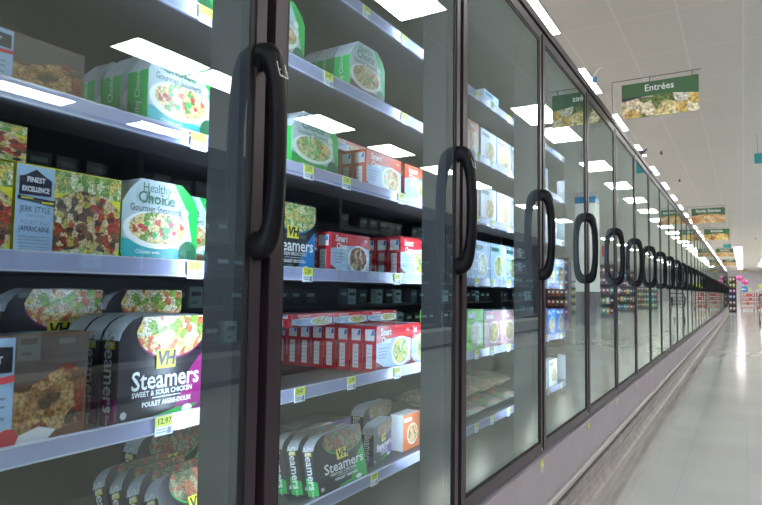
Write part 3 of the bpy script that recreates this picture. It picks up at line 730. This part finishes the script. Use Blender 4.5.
for i, mm in enumerate(DB):
    b = MB(); w, h, d = .17+.02*(i % 3), .20+.02*(i % 2), .10
    b.prism_xz([(0, 0), (d, 0), (d, h*.95), (d*.5, h), (0, h*.95)], 0, w, mm)
    b.box(-.0008, 0, w*.15, w*.85, h*.55, h*.75, DB[3] if i != 3 else DB[0]); b.box(-.0008, 0, w*.2, w*.6, h*.2, h*.3, DB[1])
    pm.append(b.mesh('cooler_pack'))
cnt = {}
for u in range(5):
    for k in range(5):
        y = .3+UL*u+.06; j = 0
        while y < .3+UL*(u+1)-.26:
            i = random.randrange(5)
            if random.random() < .86:
                o = link('cooler_pack', pm[i], None, (XC+(.21 if k else .06)+random.uniform(.0, .03), y, .4205+.35*k))
                tag(o, f'{["navy","steel blue","black","ice blue","dark pine"][i]} package, {ordw(j)} along {["lowest","second","third","fourth","highest"][k]} shelf of {["nearest","second","third","fourth","fifth"][u]} open cooler', 'package', 'dark packages in the open coolers')
                j += 1
            y += .235 + random.uniform(0, .05)

# ------------------------------------------------------------------ column and shelving beyond the coolers
m = MB(); m.box(-.3, .3, -.3, .3, 0, HC, mat('column_white', (.72, .73, .74), .5))
r = m.build('column', None, (2.80, 19.1, 0))
m = MB(); m.box(-.304, .304, -.304, .304, 3.70, 3.90, BLUE); m.build('blue_band', r)
m = MB(); m.box(-.31, .31, -.31, .31, 0, 1.0, mat('steel_guard', (.55, .55, .56), .22, .9)); m.build('metal_guard', r)
tag(r, 'square white column with blue band and steel guard', 'column')
GM = mat('gondola_grey', (.10, .10, .11), .5); CC = [mat('grocery_red', (.30, .03, .03), .4), mat('grocery_yellow', (.55, .42, .05), .4), mat('grocery_lime', (.22, .35, .06), .4), mat('grocery_white', (.5, .5, .48), .4), mat('grocery_blue', (.04, .09, .22), .4), mat('pack_orange', (.40, .14, .04), .4), BROWN, MAGENTA, TEAL]
CN = ['red', 'yellow', 'lime', 'white', 'blue', 'orange', 'brown', 'magenta', 'teal']
bm_ = []
for cc in CC:
    b = MB(); b.prism_xz([(0, 0), (.12, 0), (.12, .235), (.10, .25), (.02, .25), (0, .235)], 0, .14, cc); b.box(.02, .10, -.001, 0, .10, .18, WHITE); bm_.append(b.mesh('grocery_pack'))
def gondola(x, y, w, nsh, lab, h=2.1, pal=range(9), topper=None):
    r = empty('shelf_unit', (x, y, 0)); m = MB(); m.box(0, w, .40, .44, 0, h, GM); m.build('back_panel', r)
    m = MB(); m.box(0, w, 0, .40, 0, .12, GM); m.build('base', r)
    for s in (0, w-.03): m = MB(); m.box(s, s+.03, .02, .40, .12, h, GM); m.build('upright', r)
    if topper: m = MB(); m.box(0, w, -.02, 0, h, h+.3, topper); m.build('header_board', r)
    for k in range(nsh):
        z = .14+(h-.1)/nsh*k; m = MB(); m.box(.03, w-.03, .02, .40, z-.02, z, GM); m.build('shelf', r); xx = x+.04; j = 0
        while xx < x+w-.17:
            i = random.choice(list(pal)); o = link('grocery_pack', bm_[i], None, (xx, y+.06, z+.0005)); j += 1
            tag(o, f'{CN[i]} pack, {ordw(j-1)} on shelf {ORD[k]} up, {lab}', 'package', f'packs on the {lab}'); xx += .15
    tag(r, f'{lab} stocked with groceries', 'shelf unit')
gondola(3.05, 24.9, .95, 5, 'grey shelf unit beyond the column')
gondola(4.15, 28.0, 1.6, 4, 'low shelf unit with bright yellow packs', 1.5, (1, 1, 3, 5, 1))
gondola(3.4, 33.0, 1.8, 5, 'wide shelf unit far across the aisle')
gondola(4.0, 21.6, .9, 6, 'tall shelf unit just right of the column', 2.2, (0, 3, 4, 5, 6))
gondola(6.2, 24.0, 1.8, 5, 'right shelf unit beyond the coolers')
gondola(3.2, 40.0, 1.5, 4, 'farthest grey shelf unit', 1.4, (0, 0, 8, 2))

CART = mat('cart_dark', (.03, .03, .035), .4, .3)
r = empty('shopping_cart', (.42, 22.6, 0))
m = MB()
for i in range(9):
    x = -.0+.052*i; m.tube([(x*.9+.02, .02, .50), (x, 0, .86)], .004, CART, 5); m.tube([(x*.9+.02, .62, .56), (x, .80, .86)], .004, CART, 5); m.tube([(x*.9+.02, .02, .50), (x*.9+.02, .62, .56)], .004, CART, 5)
for i in range(12):
    y = .07*i; m.tube([(.0, y, .86), (.02, .02+.6*i/11, .505+.055*i/11)], .004, CART, 5); m.tube([(.416, y, .86), (.394, .02+.6*i/11, .505+.055*i/11)], .004, CART, 5)
for z, k in ((.86, 0), (.74, .3), (.62, .65)):
    m.tube([(.02*k, 0, z), (.416-.02*k, 0, z), (.416-.02*k, .8-.18*k, z), (.02*k, .8-.18*k, z)], .006, CART, 6, closed=True)
m.build('basket', r)
m = MB(); m.tube([(0, 0, .86), (0, -.14, .98), (.416, -.14, .98), (.416, 0, .86)], .014, CART, 8); m.build('handle', r)
m = MB(); m.tube([(.02, .02, .50), (.0, -.05, .14), (.04, .75, .12), (.376, .75, .12), (.416, -.05, .14), (.396, .02, .50)], .012, CART, 8); m.build('frame', r)
for wx, wy in ((0, -.05), (.416, -.05), (.04, .75), (.376, .75)): m = MB(); m.tube([(wx-.012, wy, .06), (wx+.012, wy, .06)], .058, BLACK, 14); m.box(wx-.015, wx+.015, wy-.012, wy+.012, .06, .14, CART); m.build('wheel', r)
tag(r, 'dark wire shopping cart in the aisle, mirrored in the far doors', 'shopping cart')
# ------------------------------------------------------------------ end of the aisle
m = MB(); r = empty('display_rack', (-.69, 38.2, 0))
m.box(0, .36, .28, .32, 0, 1.95, BLACK); m.build('back_panel', r)
for s in (0, .34): m = MB(); m.box(s, s+.02, 0, .28, 0, 1.95, DK); m.build('upright', r)
for k in range(6): m = MB(); m.box(.02, .34, 0, .28, .06+.32*k, .075+.32*k, DK); m.build('shelf', r)
tag(r, 'tall narrow black rack at far end of the freezer row', 'rack')
for k in range(6):
    for j, i in enumerate(((6, 4), (4, 6), (4, 4), (4, 7), (6, 2), (2, 6))[k]):
        tag(link('grocery_pack', bm_[i], None, (-.665+.16*j, 38.22, .0755+.32*k)), f'{CN[i]} pack {"left" if j == 0 else "right"} on {ORD[k]} shelf up of narrow black rack', 'package', 'packs on the black rack')
SALM = mat('pack_salmon', (.48, .10, .09), .4); PALE = mat('pack_pale', (.62, .55, .50), .4)
trays = []
for cc in (SALM, PALE, mat('pack_meat_red', (.50, .06, .05), .4)):
    b = MB(); b.box(0, .13, 0, .36, 0, .17, cc); b.box(.02, .11, -.001, 0, .05, .12, WHITE if cc is SALM else SALM); trays.append(b.mesh('tray_pack'))
def bin_(x, y, lab):
    r = empty('wheeled_rack', (x, y, 0)); W = .74
    for sx in (0, W-.025):
        for sy in (0, .475): m = MB(); m.box(sx, sx+.025, sy, sy+.025, .12, 1.12, GM); m.build('upright', r)
    for sx in (.06, W-.06):
        for sy in (.03, .47): m = MB(); m.tube([(sx-.02, sy, .06), (sx+.02, sy, .06)], .058, BLACK, 14); m.box(sx-.012, sx+.012, sy-.01, sy+.01, .06, .13, GM); m.build('wheel', r)
    for k in range(4):
        z = .14+.245*k; m = MB(); m.box(.0255, W-.0255, 0, .5, z-.02, z, GM); m.build('shelf', r)
        for j in range(5):
            i = (0 if k > 1 else 1) if random.random() < .7 else 2
            tag(link('tray_pack', trays[i], None, (x+.03+.138*j, y+.03, z+.0005)), f'{["salmon pink","pale","meat red"][i]} pack {ORD[j]} on {ORD[k]} shelf up, {lab} wheeled rack', 'package', f'packs on the {lab} wheeled rack')
    tag(r, f'{lab} wheeled rack of pink packs at the aisle end', 'rack')
bin_(-.16, 41.5, 'left'); bin_(.64, 41.5, 'right')
# things standing on the racks and behind them
PINK = mat('balloon_pink', (.80, .08, .38), .3)
def balloon(x, y, z, r_, mm, lab):
    m = MB(); N = 12
    path = [(0, 0, -r_+2*r_*i/N) for i in range(N+1)]; rr = [max(.004, r_*math.sin(PI*i/N)**.8) for i in range(N+1)]
    m.tube(path, rr, mm, 14); m.tube([(0, 0, -r_-.03), (0, 0, -r_)], [.02, .006], mm, 8); m.tube([(0, 0, -r_), (.02, 0, -(z-1.0)*.5-r_), (0, 0, -z+.005)], .003, WHITE, 5)
    tag(m.build('balloon', None, (x, y, z)), lab, 'balloon', 'pink balloons at the back of the store')
balloon(-.20, 46, 2.05, .20, PINK, 'upper pink balloon above the racks at the aisle end')
balloon(.10, 46.6, 1.80, .20, PINK, 'lower right pink balloon above the racks at the aisle end')
balloon(-.50, 45.2, 1.72, .17, PINK, 'left pink balloon above the racks at the aisle end')
def topbox(x, w, h, mm, lab, y=41.6, z=1.12):
    m = MB(); m.prism_xz([(0, 0), (w, 0), (w*.94, h*.8), (w*.6, h), (w*.1, h*.9)], 0, .3, mm); m.box(.1*w, .7*w, -.001, 0, h*.3, h*.55, WHITE)
    m2 = MB()
    tag(m.build('gift_box', None, (x, y, z)), lab, 'box')
for rx in (-.16, .64):
    m = MB(); m.box(0, .74, 0, .5, 0, .02, GM); tag(m.build('rack_lid', None, (rx, 41.5, 1.1205)), f'thin grey board lying on the {"left" if rx < 0 else "right"} wheeled rack', 'board')
topbox(-.10, .32, .34, BLUE, 'dark blue package standing on left wheeled rack', z=1.141); topbox(.30, .14, .22, YELLOW, 'yellow package standing on left wheeled rack', z=1.141)
topbox(.66, .26, .20, PALE, 'pale package standing on right wheeled rack', z=1.141); topbox(.98, .32, .22, BLACK, 'black package standing on right wheeled rack', z=1.141)
m = MB(); m.box(-.5, .5, 0, .03, 0, .28, mat('sign_lime', (.55, .80, .03), .5)); m.box(-.48, -.46, .03, .05, -1.42, .2, GM); m.box(.46, .48, .03, .05, -1.42, .2, GM)
tag(m.build('promotion_sign', None, (1.42, 48, 1.42)), 'wide lime green sign standing behind the right wheeled rack', 'sign')
gondola(-4.2, 47.0, 3.6, 5, 'wide shelf unit behind the freezer row end', 1.7)

# ------------------------------------------------------------------ world, camera, colour
w = bpy.data.worlds.new('World'); S.world = w; w.use_nodes = True
w.node_tree.nodes['Background'].inputs[0].default_value = (.8, .85, .9, 1); w.node_tree.nodes['Background'].inputs[1].default_value = .2
yaw, pitch, roll = .5432564, .0616986, .0136466
F = Vector((-math.sin(yaw)*math.cos(pitch), math.cos(yaw)*math.cos(pitch), math.sin(pitch)))
R = Vector((math.cos(yaw), math.sin(yaw), 0)); U = R.cross(F)
R2 = R*math.cos(roll)+U*math.sin(roll); U2 = -R*math.sin(roll)+U*math.cos(roll)
cd = bpy.data.cameras.new('Camera'); cam = bpy.data.objects.new('Camera', cd); COL.objects.link(cam)
M = Matrix((R2, U2, -F)).transposed().to_4x4(); M.translation = Vector((0, 0, EYE)); cam.matrix_world = M
cd.sensor_width = 36; cd.lens = 600/762*36; cd.clip_start = .02; cd.clip_end = 200
cd.dof.use_dof = True; cd.dof.focus_distance = 1.6; cd.dof.aperture_fstop = 11
S.camera = cam
S.view_settings.view_transform = 'Standard'; S.view_settings.look = 'None'; S.view_settings.gamma = 1
S.view_settings.use_curve_mapping = False; S.view_settings.exposure = 0.02
S.cycles.max_bounces = 10; S.cycles.transparent_max_bounces = 24; S.cycles.glossy_bounces = 6; S.cycles.diffuse_bounces = 4
S.cycles.use_denoising = True; S.cycles.sample_clamp_indirect = 8
S.cycles.caustics_reflective = True
